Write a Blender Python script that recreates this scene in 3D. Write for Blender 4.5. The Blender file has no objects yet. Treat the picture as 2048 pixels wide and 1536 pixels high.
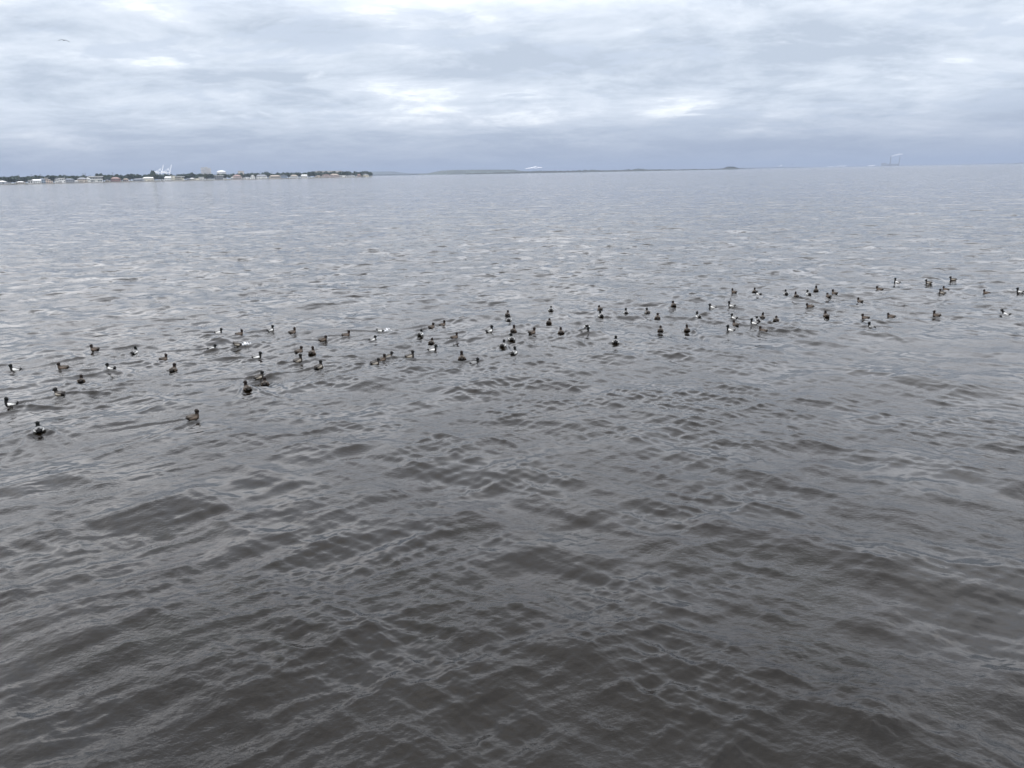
import bpy, bmesh, math, random
import numpy as np
from mathutils import Matrix, Vector

random.seed(7)
rng = np.random.default_rng(11)
scene = bpy.context.scene
COL = scene.collection

# ------------------------------------------------------------------ camera
CAM_H = 5.0
FPX = 1539.0                      # focal length in photo pixels (2048 wide)
PITCH = math.radians(15.35)
ROLL = math.radians(-1.088)
cam_data = bpy.data.cameras.new('camera')
cam_data.sensor_width = 36.0
cam_data.lens = 36.0 * FPX / 2048.0
cam_data.clip_start = 0.1
cam_data.clip_end = 120000.0
cam = bpy.data.objects.new('camera', cam_data)
COL.objects.link(cam)
RM = Matrix.Rotation(math.pi / 2 - PITCH, 3, 'X') @ Matrix.Rotation(ROLL, 3, 'Z')
cam.matrix_world = Matrix.Translation((0, 0, CAM_H)) @ RM.to_4x4()
scene.camera = cam


def ray(px, py):
    v = RM @ Vector(((px - 1024) / FPX, -(py - 768) / FPX, -1.0))
    return v.normalized()


def azel(px, py):
    v = ray(px, py)
    return math.atan2(v.x, v.y), math.asin(v.z)


def on_water(px, py):
    v = ray(px, py)
    t = CAM_H / -v.z
    return v.x * t, v.y * t


def horizon_y(px):
    return 345.5 - (px - 1024) * math.tan(-ROLL)


def far_az(px):
    return azel(px, horizon_y(px))[0]


def far_pt(px, d):
    a = far_az(px)
    return d * math.sin(a), d * math.cos(a)


def far_z(px, py, d):
    # height above the water of a point seen py rows up, measured from the waterline of that shore
    return (float(np.interp(px, EDGE_X, EDGE_Y)) - py) * d / FPX


EDGE_X = [0, 500, 745, 1130, 1490, 1700, 1860, 2048]
EDGE_Y = [367, 358.5, 353.3, 346, 337, 330.5, 326.5, 325]


# ------------------------------------------------------------------ world
SUN_EL, SUN_AZ = math.radians(52), math.radians(205)
world = bpy.data.worlds.new('World')
scene.world = world
world.use_nodes = True
wt = world.node_tree
wt.nodes.clear()


class NT:
    def __init__(self, tree):
        self.t = tree

    def n(self, kind, **kw):
        nd = self.t.nodes.new(kind)
        for k, v in kw.items():
            setattr(nd, k, v)
        return nd

    def l(self, a, b):
        self.t.links.new(a, b)

    def put(self, sock, v):
        if v is None:
            return
        if hasattr(v, 'links'):
            self.t.links.new(v, sock)
        else:
            sock.default_value = v

    def m(self, op, a, b=None, c=None, clamp=False):
        nd = self.n('ShaderNodeMath', operation=op, use_clamp=clamp)
        for i, v in enumerate((a, b, c)):
            self.put(nd.inputs[i], v)
        return nd.outputs[0]

    def vm(self, op, a, b=None):
        nd = self.n('ShaderNodeVectorMath', operation=op)
        self.put(nd.inputs[0], a)
        if b is not None:
            self.put(nd.inputs[1], b)
        return nd.outputs['Value'] if op in ('LENGTH', 'DOT_PRODUCT') else nd.outputs['Vector']

    def noise(self, vec, scale, detail=2.0, rough=0.5, dist=0.0, out='Fac'):
        nd = self.n('ShaderNodeTexNoise')
        self.l(vec, nd.inputs['Vector'])
        nd.inputs['Scale'].default_value = scale
        nd.inputs['Detail'].default_value = detail
        nd.inputs['Roughness'].default_value = rough
        nd.inputs['Distortion'].default_value = dist
        return nd.outputs[out]

    def maprange(self, v, a, b, c, d, smooth=True):
        nd = self.n('ShaderNodeMapRange', interpolation_type='SMOOTHSTEP' if smooth else 'LINEAR')
        self.put(nd.inputs['Value'], v)
        for k, x in (('From Min', a), ('From Max', b), ('To Min', c), ('To Max', d)):
            self.put(nd.inputs[k], x)
        return nd.outputs['Result']

    def mix(self, f, a, b, blend='MIX'):
        nd = self.n('ShaderNodeMix', data_type='RGBA', blend_type=blend)
        self.put(nd.inputs[0], f)
        self.put(nd.inputs[6], a)
        self.put(nd.inputs[7], b)
        return nd.outputs[2]

    def ramp(self, f, stops):
        nd = self.n('ShaderNodeValToRGB')
        self.put(nd.inputs[0], f)
        el = nd.color_ramp.elements
        while len(el) < len(stops):
            el.new(0.5)
        for e, (p, c) in zip(el, stops):
            e.position = p
            e.color = (*c, 1)
        return nd.outputs[0]

    def xyz(self, x, y, z=0.0):
        nd = self.n('ShaderNodeCombineXYZ')
        for i, v in enumerate((x, y, z)):
            self.put(nd.inputs[i], v)
        return nd.outputs[0]


w = NT(wt)
tc = w.n('ShaderNodeTexCoord')
sep = w.n('ShaderNodeSeparateXYZ')
w.l(tc.outputs['Generated'], sep.inputs[0])
dx, dy, dz = sep.outputs
zz = w.m('MAXIMUM', dz, 0.0)
den = w.m('ADD', zz, 0.16)
pln = w.xyz(w.m('DIVIDE', dx, den), w.m('DIVIDE', dy, den), 3.7)
az = w.m('ARCTAN2', dx, dy)
el = w.m('ARCSINE', dz)
wrp = w.noise(pln, 1.6, 6, 0.6, 0.3, 'Color')
wrp = w.vm('MULTIPLY', w.vm('SUBTRACT', wrp, (.5, .5, .5)), (0.30, 0.075, 0.0))
ae = w.vm('ADD', w.xyz(az, el), wrp)
big = w.noise(pln, 0.55, 3, 0.5, 0.3)
mid = w.noise(pln, 1.5, 11, 0.66, 0.25)
bank = w.noise(w.vm('MULTIPLY', pln, (0.6, 1.0, 1.0)), 2.6, 10, 0.66, 0.5)
val = w.m('ADD', w.m('MULTIPLY', big, 0.30), w.m('ADD', w.m('MULTIPLY', mid, 0.52), w.m('MULTIPLY', bank, 0.30)))
val = w.m('ADD', w.m('MULTIPLY', w.m('SUBTRACT', val, 0.56), 1.85), 0.49)
# the cloud banks and breaks that stand in the sky in view: (column, row, half width, half height, amount)
BANKS = [
    (150, 20, 420, 60, .10), (420, 92, 330, 26, .07), (60, 108, 190, 22, .10), (830, 35, 190, 50, .10),
    (1000, 10, 300, 40, .05), (1090, 95, 60, 40, .05), (1560, 60, 300, 50, .03), (1950, 105, 150, 26, .03),
    (430, 48, 210, 30, -.09), (140, 72, 170, 14, -.08), (1010, 75, 130, 60, -.05), (1480, 135, 560, 60, -.12), (1780, 40, 420, 60, -.06),
    (520, 140, 480, 34, -.04), (1190, 195, 340, 32, .07), (1010, 240, 190, 16, .07), (1420, 228, 200, 18, .06),
    (660, 218, 230, 20, -.09), (1392, 213, 26, 10, -.08), (1090, 222, 40, 9, -.06), (1500, 290, 700, 26, -.05),
    (410, 222, 60, 8, .07), (330, 246, 36, 6, .06), (980, 270, 60, 8, -.06), (740, 272, 36, 6, -.05),
]
for (bx, by, rx, ry, amp) in BANKS:
    a0, e0 = azel(bx, by)
    q = w.vm('SUBTRACT', ae, (a0, e0, 0))
    q = w.vm('MULTIPLY', q, (FPX / rx, FPX / ry, 0))
    f = w.maprange(w.vm('LENGTH', q), 0.0, 1.4, amp, 0.0)
    val = w.m('ADD', val, f)
cloud = w.ramp(val, [(0.34, (.36, .41, .485)), (0.47, (.46, .51, .58)), (0.57, (.53, .575, .64)), (0.63, (.63, .67, .72)), (0.78, (.84, .86, .88))])
# torn scraps of lower, darker cloud in front, and small pale heads
scr = w.noise(w.vm('MULTIPLY', pln, (0.7, 1.0, 1.0)), 3.4, 8, 0.58, 0.4)
scrap = w.maprange(w.m('ADD', scr, w.m('MULTIPLY', w.m('SUBTRACT', big, 0.5), -0.5)), 0.55, 0.64, 0.0, 0.7)
cloud = w.mix(scrap, cloud, (.41, .465, .55, 1))
hd_ = w.noise(w.vm('ADD', pln, (9.0, 4.0, 0.0)), 2.9, 8, 0.55, 0.3)
cloud = w.mix(w.maprange(hd_, 0.62, 0.72, 0.0, 0.35), cloud, (.70, .735, .78, 1))
low = w.mix(w.maprange(mid, .35, .65, 0.0, 1.0), (.23, .27, .35, 1), (.285, .325, .40, 1))
cloud = w.mix(w.maprange(dz, 0.004, 0.085, 0.0, 1.0), low, cloud)
# overcast brighter overhead, with extra gain added above the view to lift water reflections
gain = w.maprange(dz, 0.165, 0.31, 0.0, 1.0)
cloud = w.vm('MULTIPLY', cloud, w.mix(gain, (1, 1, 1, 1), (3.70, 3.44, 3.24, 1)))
sky = w.n('ShaderNodeTexSky', sky_type='NISHITA')
sky.sun_disc = False
sky.sun_elevation = SUN_EL
sky.sun_rotation = SUN_AZ
sky.air_density = 1.0
sky.dust_density = 2.0
SKY_K = 0.10
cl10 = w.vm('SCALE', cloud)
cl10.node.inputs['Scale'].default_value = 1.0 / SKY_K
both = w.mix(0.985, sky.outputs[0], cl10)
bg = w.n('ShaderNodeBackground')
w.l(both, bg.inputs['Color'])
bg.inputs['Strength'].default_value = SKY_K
wo = w.n('ShaderNodeOutputWorld')
w.l(bg.outputs[0], wo.inputs['Surface'])

# ------------------------------------------------------------------ sun, exposure
sd = bpy.data.lights.new('sun', 'SUN')
sd.energy = 0.6
sd.angle = math.radians(25)
sd.color = (1.0, 0.96, 0.90)
sun = bpy.data.objects.new('sun', sd)
COL.objects.link(sun)
sdir = Vector((math.cos(SUN_EL) * math.sin(SUN_AZ), math.cos(SUN_EL) * math.cos(SUN_AZ), math.sin(SUN_EL)))
sun.rotation_euler = sdir.to_track_quat('Z', 'Y').to_euler()
vs = scene.view_settings
vs.view_transform = 'Standard'
vs.look = 'None'
vs.exposure = 0.70
vs.gamma = 1.0
vs.use_curve_mapping = False
cy = scene.cycles
cy.max_bounces = 5
cy.glossy_bounces = 3
cy.diffuse_bounces = 2
cy.volume_bounces = 1
cy.transparent_max_bounces = 6
cy.use_denoising = True
cy.sample_clamp_indirect = 4.0
cy.caustics_reflective = False
cy.caustics_refractive = False

# ------------------------------------------------------------------ helpers


def tag(o, label=None, cat=None, group=None, kind=None):
    if label:
        o['label'] = label
    if cat:
        o['category'] = cat
    if group:
        o['group'] = group
    if kind:
        o['kind'] = kind
    return o


def empty(name, loc, rz=0.0):
    o = bpy.data.objects.new(name, None)
    o.empty_display_size = 0.2
    o.location = loc
    o.rotation_euler = (0, 0, rz)
    COL.objects.link(o)
    return o


def link(name, me, parent=None, loc=(0, 0, 0)):
    o = bpy.data.objects.new(name, me)
    o.location = loc
    COL.objects.link(o)
    if parent:
        o.parent = parent
    return o


def mat(name, color, rough=0.7, var=0.15, scale=1.0, spec=0.3, attr=None):
    m = bpy.data.materials.new(name)
    m.use_nodes = True
    t = NT(m.node_tree)
    b = m.node_tree.nodes['Principled BSDF']
    co = t.n('ShaderNodeTexCoord').outputs['Object']
    f = t.noise(co, scale, 4, 0.6)
    k = t.maprange(f, 0.3, 0.7, 1 - var, 1 + var)
    if attr:
        a = t.n('ShaderNodeAttribute', attribute_name=attr)
        c = a.outputs['Color']
    else:
        rgb = t.n('ShaderNodeRGB')
        rgb.outputs[0].default_value = (*color, 1)
        c = rgb.outputs[0]
    s = t.vm('SCALE', c)
    t.l(k, s.node.inputs['Scale'])
    t.l(s, b.inputs['Base Color'])
    b.inputs['Roughness'].default_value = rough
    b.inputs['Specular IOR Level'].default_value = spec
    return m


class MB:
    """collects boxes, bars and polygons into one mesh"""

    def __init__(self):
        self.v, self.f = [], []

    def poly(self, vs_, fs):
        k = len(self.v)
        self.v += [tuple(p) for p in vs_]
        self.f += [tuple(i + k for i in f) for f in fs]
        return self

    def box(self, x0, x1, y0, y1, z0, z1):
        vs_ = [(x, y, z) for z in (z0, z1) for y in (y0, y1) for x in (x0, x1)]
        return self.poly(vs_, [(0, 2, 3, 1), (4, 5, 7, 6), (0, 1, 5, 4), (2, 6, 7, 3), (0, 4, 6, 2), (1, 3, 7, 5)])

    def bar(self, a, b, r, n=4):
        a, b = Vector(a), Vector(b)
        d = (b - a).normalized()
        u = d.orthogonal().normalized()
        w_ = d.cross(u)
        vs_ = [p + (u * math.cos(t) + w_ * math.sin(t)) * rr for p, rr in ((a, r), (b, r)) for t in [2 * math.pi * (i + .5) / n for i in range(n)]]
        fs = [(i, (i + 1) % n, n + (i + 1) % n, n + i) for i in range(n)] + [tuple(range(n))[::-1], tuple(range(n, 2 * n))]
        return self.poly(vs_, fs)

    def cone(self, a, b, ra, rb, n=12):
        a, b = Vector(a), Vector(b)
        d = (b - a).normalized()
        u = d.orthogonal().normalized()
        w_ = d.cross(u)
        vs_ = [p + (u * math.cos(t) + w_ * math.sin(t)) * rr for p, rr in ((a, ra), (b, rb)) for t in [2 * math.pi * i / n for i in range(n)]]
        fs = [(i, (i + 1) % n, n + (i + 1) % n, n + i) for i in range(n)] + [tuple(range(n))[::-1], tuple(range(n, 2 * n))]
        return self.poly(vs_, fs)

    def mesh(self, name, m, smooth=False):
        me = bpy.data.meshes.new(name)
        me.from_pydata(self.v, [], self.f)
        me.materials.append(m)
        if smooth:
            me.polygons.foreach_set('use_smooth', [True] * len(me.polygons))
        me.update()
        return me

    def build(self, name, m, parent=None, loc=(0, 0, 0), smooth=False):
        return link(name, self.mesh(name, m, smooth), parent, loc)


# ------------------------------------------------------------------ duck table
# (column, row of the waterline, plumage M bright drake / D dull drake / F brown hen, heading seen from here: 0 away, + right, - left,
#  pose, head turn, label)
DUCKS = [
    (31, 741, 'M', -80, 'n', 0, 'white-sided drake swimming left at the far left edge of the flock'),
    (127, 740, 'F', -80, 'n', 0, 'grey-brown duck facing left between two white-sided drakes on the left'),
    (223, 741, 'M', -55, 'n', -20, 'drake angled away left with white flank patch, right of a brown duck'),
    (190, 700, 'F', -60, 'n', 0, 'brown duck heading up left, alone above the row of left-facing ducks'),
    (269, 705, 'M', 35, 'n', -20, 'white-flanked drake with black tail angled away right, alone at left of the flock'),
    (327, 719, 'F', 55, 'n', 10, 'broad brown duck showing its back, bill right, above a small lone duck'),
    (347, 741, 'F', 22, 'n', 30, 'small brown duck facing away with bill right, below a broad brown duck'),
    (163, 766, 'F', 6, 'n', 0, 'small dark duck seen from behind, above two ducks at lower left'),
    (121, 797, 'D', -40, 'n', -30, 'grey drake angled away left, right of the drake looking back'),
    (24, 815, 'M', -76, 'n', 140, 'drake at lower left facing left with its head turned back right'),
    (80, 870, 'M', 0, 'n', 5, 'nearest drake seen from behind with white on both sides of a grey back'),
    (437, 668, 'M', 82, 'n', 0, 'bright white-sided drake swimming right, leading pair above the left group'),
    (479, 672, 'F', 80, 'n', 0, 'brown duck swimming right just behind a bright white-sided drake'),
    (541, 662, 'M', 60, 'n', 20, 'white-sided drake angled right with nothing close, topmost of the left group'),
    (585, 666, 'F', 55, 'n', 20, 'brown duck angled right, next right of the topmost left drake'),
    (646, 679, 'F', 76, 'low', 0, 'low brown duck with flat back and lowered head swimming right'),
    (424, 698, 'M', 80, 'low', 0, 'pale low-riding drake just left of a diving duck with raised rump'),
    (475, 695, 'D', 78, 'dive', 0, 'pale duck tipping under with its head hidden, right of a low drake'),
    (514, 716, 'M', 82, 'n', 0, 'brightest drake with gleaming white flank swimming right in the left group'),
    (598, 705, 'F', 50, 'n', 20, 'grey-brown duck angled right above two others in a tight trio'),
    (625, 712, 'F', 24, 'tall', -10, 'brown duck with upright neck facing away, right side of a tight trio'),
    (597, 726, 'D', 70, 'tall', 0, 'buff-sided drake swimming right, lowest of a tight trio'),
    (638, 738, 'D', 45, 'n', 30, 'dull drake with pale back patch and bill right, below a tight trio'),
    (518, 755, 'D', 70, 'n', 10, 'white-flanked drake partly hidden by the brown duck beside it'),
    (530, 766, 'F', 4, 'n', 0, 'brown duck seen from behind overlapping a white-flanked drake'),
    (495, 785, 'F', -14, 'tall', -30, 'brown duck with tall neck facing away, trailing a long wake left'),
    (387, 842, 'F', 70, 'n', 0, 'large near brown hen with white patch at the base of its bill'),
    (692, 673, 'F', 70, 'n', 0, 'grey-brown hen facing right, left of a splashing diving duck'),
    (760, 663, 'M', 80, 'dive', 0, 'diving drake with humped pale back and splash at its head'),
    (745, 680, 'M', 60, 'low', 10, 'low white-breasted drake with black rump below a splashing diving duck'),
    (841, 672, 'M', 24, 'n', -10, 'drake facing away with white right side, left of two brown ducks'),
    (863, 656, 'F', 40, 'n', 10, 'brown duck facing away right, left one of a close brown pair'),
    (885, 650, 'F', 52, 'n', 15, 'brown duck with bill right, right one of a close brown pair'),
    (926, 639, 'F', 60, 'sunk', 0, 'nearly submerged duck showing only a small dark hump of back'),
    (863, 686, 'F', 8, 'n', 0, 'small brown duck seen from behind above a bright white-sided drake'),
    (865, 702, 'M', 82, 'n', 0, 'bright white-sided drake swimming right below a small brown duck'),
    (777, 715, 'D', 76, 'n', 0, 'front drake of three overlapping ducks in a slanting line'),
    (764, 723, 'F', 70, 'n', 0, 'middle brown duck of three overlapping ducks in a slanting line'),
    (750, 730, 'D', 66, 'n', 0, 'rear pale-sided drake of three overlapping ducks in a slanting line'),
    (820, 718, 'D', 82, 'n', 0, 'long grey-sided drake swimming right, ahead of three overlapping ducks'),
    (909, 677, 'F', 66, 'n', 0, 'brown hen swimming right with tail low, alone in the middle water'),
    (924, 721, 'F', 0, 'tall', 0, 'slim brown duck seen from behind with upright neck, left of a half-sunk drake'),
    (949, 727, 'M', 72, 'sunkn', 0, 'half-sunk black-breasted drake beside a slim upright brown duck'),
    (979, 664, 'M', 55, 'n', 15, 'white-sided drake angled right, left of a brown duck facing away'),
    (1015, 632, 'F', 4, 'n', 0, 'brown duck from behind, directly above a white drake it nearly touches'),
    (1018, 642, 'M', 6, 'n', 0, 'white drake from behind, directly below a brown duck it nearly touches'),
    (1102, 622, 'M', 0, 'low', 0, 'hunched white drake from behind with lowered head, farthest in the middle'),
    (1098, 649, 'F', 6, 'n', 0, 'grey-brown duck from behind, below the hunched white drake'),
    (1027, 665, 'F', 14, 'tall', 0, 'thin-necked brown duck facing away, above a drake with head turned left'),
    (1064, 669, 'F', 50, 'n', 10, 'dark hen angled right with pale face, right of a thin-necked brown duck'),
    (1023, 680, 'M', -5, 'n', -60, 'white-sided drake facing away with its head turned left'),
    (1006, 691, 'M', 16, 'n', 0, 'drake facing away just below left of one with head turned left'),
    (1028, 711, 'M', 26, 'tall', 0, 'tall-necked drake with white right flank, lowest in the middle of the flock'),
    (1122, 669, 'F', 0, 'n', 0, 'brown duck from behind, left of a drake with a diver behind it'),
    (1174, 656, 'M', 2, 'dive', 0, 'tipping drake with white sides and black rump behind another drake head'),
    (1171, 669, 'M', 74, 'sunkn', 0, 'low drake facing right in front of a tipping duck'),
    (1200, 622, 'F', -20, 'n', -20, 'small brown duck directly above a small white-sided drake'),
    (1202, 633, 'M', -16, 'n', 0, 'small white-sided drake directly below a small brown duck'),
    (1252, 628, 'M', -5, 'n', 0, 'gleaming white drake from behind between two pairs of ducks'),
    (1295, 627, 'D', -15, 'n', 0, 'dark-backed drake with white edges, right of a gleaming white drake'),
    (1315, 639, 'F', 0, 'n', 0, 'slim brown duck from behind, below right of a dark-backed drake'),
    (1347, 615, 'F', -12, 'n', -30, 'grey-brown duck facing away left, alone above the right middle group'),
    (1425, 614, 'M', -80, 'low', 0, 'low white-sided drake facing left, ahead of a larger white-sided drake'),
    (1396, 637, 'M', -30, 'tall', 0, 'white drake with dark tail angled away left, left of a close dark pair'),
    (1321, 660, 'F', 0, 'n', 15, 'broad brown duck from behind with bill slightly right'),
    (1374, 662, 'F', -2, 'tall', 0, 'grey duck with straight thin neck seen from behind, right of a broad one'),
    (1231, 688, 'M', 0, 'n', 0, 'lone drake from behind with white sides, lowest right of the middle'),
    (1468, 589, 'F', -56, 'n', -20, 'dark duck with long bill pointing left, left end of the far row'),
    (1509, 584, 'F', -6, 'n', 0, 'dark duck from behind with a low drake close behind it'),
    (1517, 592, 'M', -45, 'low', 0, 'small low drake with white front close behind a dark duck'),
    (1572, 587, 'M', -10, 'n', 0, 'small white-sided duck from behind, alone in the far row'),
    (1592, 598, 'F', -20, 'tall', 0, 'grey duck facing away left, below the lone white-sided far duck'),
    (1617, 591, 'M', -25, 'n', 0, 'white-sided duck with dark rump, left of an upright dark duck'),
    (1632, 583, 'F', 0, 'tall', 0, 'upright dark duck from behind, farthest of a loose group of four'),
    (1657, 595, 'F', -36, 'low', 0, 'tiny low dark duck just below left of a left-billed duck'),
    (1669, 590, 'F', -46, 'n', -20, 'small dark duck with bill left, right end of a group of four'),
    (1463, 615, 'M', -76, 'tall', 0, 'large white-sided drake facing left, following a low white-sided drake'),
    (1620, 615, 'F', -86, 'low', 0, 'long flat brown duck swimming left alone'),
    (1652, 635, 'F', -30, 'tall', 0, 'grey-brown duck angled away left, midway between the right groups'),
    (1468, 639, 'M', -60, 'n', -10, 'white-sided drake facing left, directly above a dark brown duck'),
    (1525, 633, 'F', 0, 'sunkn', 0, 'thin dark neck with almost no body showing, above a white drake'),
    (1515, 643, 'M', -15, 'n', 0, 'white drake facing away, above a drake with a hidden body'),
    (1552, 644, 'F', 0, 'low', 0, 'small low duck from behind, right of the right middle cluster'),
    (1471, 651, 'F', -35, 'n', 0, 'dark brown duck directly below a white-sided drake'),
    (1508, 651, 'M', -74, 'n', 0, 'black-breasted drake facing left, its body hidden behind a large hen'),
    (1526, 665, 'F', -80, 'n', 0, 'large brown hen in front, nearest of the right middle cluster'),
    (1461, 663, 'M', -76, 'n', 0, 'white-backed drake facing left, lowest left of the right middle cluster'),
    (1759, 582, 'F', -76, 'n', 0, 'grey-brown duck facing left, left of a far white drake'),
    (1794, 565, 'M', -80, 'tall', 0, 'white-sided drake with tall black neck, left of the top far row'),
    (1857, 568, 'D', -80, 'n', 0, 'pale grey drake with dark tail, middle of the top far row'),
    (1906, 561, 'D', -85, 'n', 0, 'farthest duck, a dark drake with pale side facing left'),
    (1891, 582, 'F', -75, 'n', 0, 'brown duck partly behind a dark drake in a left-facing pair'),
    (1884, 589, 'D', -75, 'n', 0, 'dark drake in front of a brown duck in a left-facing pair'),
    (1720, 605, 'F', -50, 'n', -10, 'grey-brown duck heading away left with a faint wake, alone'),
    (1731, 637, 'F', -66, 'n', -10, 'plump brown duck facing left above a pale-bodied drake'),
    (1782, 634, 'F', -80, 'low', 60, 'brown duck with tucked-in head and no bill showing'),
    (1743, 656, 'M', -50, 'sunkn', -20, 'pale-bodied drake low in the water with dark upright head'),
    (1873, 634, 'F', -66, 'n', 0, 'brown duck riding a wavelet with tail low, facing left'),
    (1973, 586, 'F', -80, 'n', 0, 'long grey-brown duck with raised head, near the right edge'),
    (2040, 584, 'M', -80, 'n', 0, 'dark-backed drake cut off by the right edge'),
    (2012, 630, 'M', -70, 'reach', 0, 'pale drake leaning its dark neck forward at the right'),
]
DUCK_POS = []
for (px, py, kind, hd, pose, turn, lab) in DUCKS:
    x, y = on_water(px, py)
    r = math.hypot(x, y)
    k = (r + (0.10 if abs(hd) > 45 else 0.16)) / r
    x, y = x * k, y * k
    DUCK_POS.append((x, y, math.atan2(x, y) + math.radians(hd)))

# ------------------------------------------------------------------ water surface
# random sea: short-crested wind waves, every component with its own length, direction and phase
WAVES = []


def add_waves(n, l0, l1, slope, spread, mean):
    ls = np.exp(rng.uniform(math.log(l0), math.log(l1), n))
    for L in ls:
        k = 2 * math.pi / L
        s = slope * math.sqrt(2.0 / n) * rng.uniform(0.6, 1.35)
        th = mean + rng.normal(0, spread)
        WAVES.append((L, k, s / k, th, rng.uniform(0, 2 * math.pi)))


add_waves(12, 3.0, 7.0, 0.030, 0.40, math.radians(200))
for side in (-1, 1):        # two crossing trains: the wind sea and its echo from the pier wall
    add_waves(16, 1.1, 3.0, 0.050, 0.30, math.radians(182 + 36 * side))
    add_waves(26, 0.42, 1.1, 0.066, 0.26, math.radians(180 + 36 * side))
    add_waves(36, 0.16, 0.42, 0.074, 0.28, math.radians(182 + 32 * side))
    add_waves(28, 0.06, 0.16, 0.046, 0.35, math.radians(180 + 28 * side))
WAVES.sort(key=lambda q: -q[0])


def gust(x, y):
    g = (np.sin(0.31 * x + 0.17 * y + 1.0) * np.sin(-0.11 * x + 0.27 * y + 0.3)
         + np.sin(0.93 * x + 0.41 * y) * np.sin(0.37 * x - 0.71 * y + 2.0)
         + 0.8 * np.sin(2.1 * x - 1.3 * y + .7) * np.sin(1.2 * x + 1.9 * y))
    return np.clip(1.0 + 0.38 * g, 0.68, 1.7)


def wave_height(x, y, lmin=0.35):
    z = 0.0
    for (L, k, a, th, ph) in WAVES:
        if L < lmin:
            break
        z += a * math.cos(k * (x * math.sin(th) + y * math.cos(th)) + ph)
    return z


# rows (distance from the pier) and columns (bearing): small cells close by, larger ones far off
rows = [0.6, 1.2]
phi = math.atan(CAM_H / 1.8)
PXR = 1.0 / 770.0
rr = CAM_H / math.tan(phi)
while rr < 160:
    rows.append(rr)
    step = 3.0 if rr < 5.0 else (1.0 if rr < 14 else 0.42)
    # rows of equal apparent height
    dphi = step * PXR * (0.72 if rr < 7 else 0.85 if rr < 12 else 1.0)
    phi -= dphi
    rr = CAM_H / math.tan(phi)
while rr < 45000:
    rows.append(rr)
    rr *= 1.0 + min(0.13, 0.035 + rr * 2e-5)
rows.append(45000)
R = np.array(rows, dtype=np.float64)
fine = np.radians(np.arange(-43, 43.001, 0.088))
coarse = np.radians(np.arange(43 + 3.0, 360 - 43 - 1, 3.0))
A = np.concatenate([fine, coarse])
nr, na = len(R), len(A)
print('water grid', nr, na, nr * na)
dR = np.gradient(R)
X0 = (R[:, None] * np.sin(A)[None, :])
Y0 = (R[:, None] * np.cos(A)[None, :])
wcell = np.maximum(dR, R * math.radians(0.088))
X = X0.copy()
Y = Y0.copy()
Z = np.zeros_like(X)
res_mss = np.zeros(nr)
G = gust(X0, Y0).astype(np.float32)
Xf, Yf = X0.astype(np.float32), Y0.astype(np.float32)
for (L, k, a, th, ph) in WAVES:
    wgt = np.clip((L / wcell - 1.8) / 1.4, 0, 1)
    wgt = wgt * wgt * (3 - 2 * wgt)
    res_mss += (1 - wgt ** 2) * (a * k) ** 2 / 2
    n = int(np.max(np.nonzero(wgt > 0)[0])) + 1 if np.any(wgt > 0) else 0
    if n == 0:
        continue
    sx, sy = math.sin(th), math.cos(th)
    phs = k * (X0[:n] * sx + Y0[:n] * sy) + ph
    phs = np.remainder(phs, 2 * math.pi).astype(np.float32)
    amp = (a * wgt[:n])[:, None].astype(np.float32)
    if L < 1.1:
        amp = amp * (G[:n] if L < 0.42 else 0.5 + 0.5 * G[:n])
    hgt_ = amp * np.cos(phs)
    Z[:n] += hgt_
    s = amp * np.sin(phs) * (1.0 if L > 0.42 else 0.6 if L > .16 else 0.3)
    X[:n] -= s * sx
    Y[:n] -= s * sy
# coarse sectors outside the fine wedge stay calm enough for their cell size
edge = np.ones(na)
edge[len(fine):] = 0.0
Z *= edge[None, :]
X = X0 + (X - X0) * edge[None, :]
Y = Y0 + (Y - Y0) * edge[None, :]
# wakes that spread behind the swimming ducks
for (ux, uy, h), dk in zip(DUCK_POS, DUCKS):
    d0 = math.hypot(ux, uy)
    i0, i1 = np.searchsorted(R, d0 - 3.0), np.searchsorted(R, d0 + 3.0)
    xs, ys = X0[i0:i1, :len(fine)] - ux, Y0[i0:i1, :len(fine)] - uy
    fx, fy = math.sin(h), math.cos(h)
    u = -(xs * fx + ys * fy) + 0.22
    v = np.abs(xs * fy - ys * fx)
    s = v - 0.06 - u * 0.36
    rr_ = np.hypot(xs, ys)
    Z[i0:i1, :len(fine)] += 0.007 * np.exp(-rr_ / 0.45) * np.cos(2 * math.pi * rr_ / 0.26)
    amp = 0.040 * np.exp(-np.clip(u, 0, None) / 1.5) * np.clip(u / 0.15, 0, 1) * (u > 0)
    Z[i0:i1, :len(fine)] += amp * np.exp(-(s / 0.16) ** 2) * np.cos(2 * math.pi * s / 0.40)
nv = nr * na
co = np.empty((nv, 3), dtype=np.float32)
co[:, 0] = X.ravel()
co[:, 1] = Y.ravel()
co[:, 2] = Z.ravel()
ii = np.arange(nr - 1)[:, None] * na
jj = np.arange(na)[None, :]
j2 = (jj + 1) % na
quads = np.stack([ii + jj, ii + j2, ii + na + j2, ii + na + jj], axis=-1).reshape(-1, 4)[:, ::-1].astype(np.int32)
nf = len(quads)
wme = bpy.data.meshes.new('water')
wme.vertices.add(nv)
wme.vertices.foreach_set('co', co.ravel())
loops = np.concatenate([quads.ravel(), np.arange(na, dtype=np.int32)[::1]])
wme.loops.add(len(loops))
wme.loops.foreach_set('vertex_index', loops)
wme.polygons.add(nf + 1)
wme.polygons.foreach_set('loop_start', np.concatenate([np.arange(nf) * 4, [nf * 4]]).astype(np.int32))
wme.polygons.foreach_set('loop_total', np.concatenate([np.full(nf, 4), [na]]).astype(np.int32))
wme.polygons.foreach_set('use_smooth', np.ones(nf + 1, dtype=bool))
att = wme.attributes.new('ripple', 'FLOAT', 'POINT')
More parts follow.
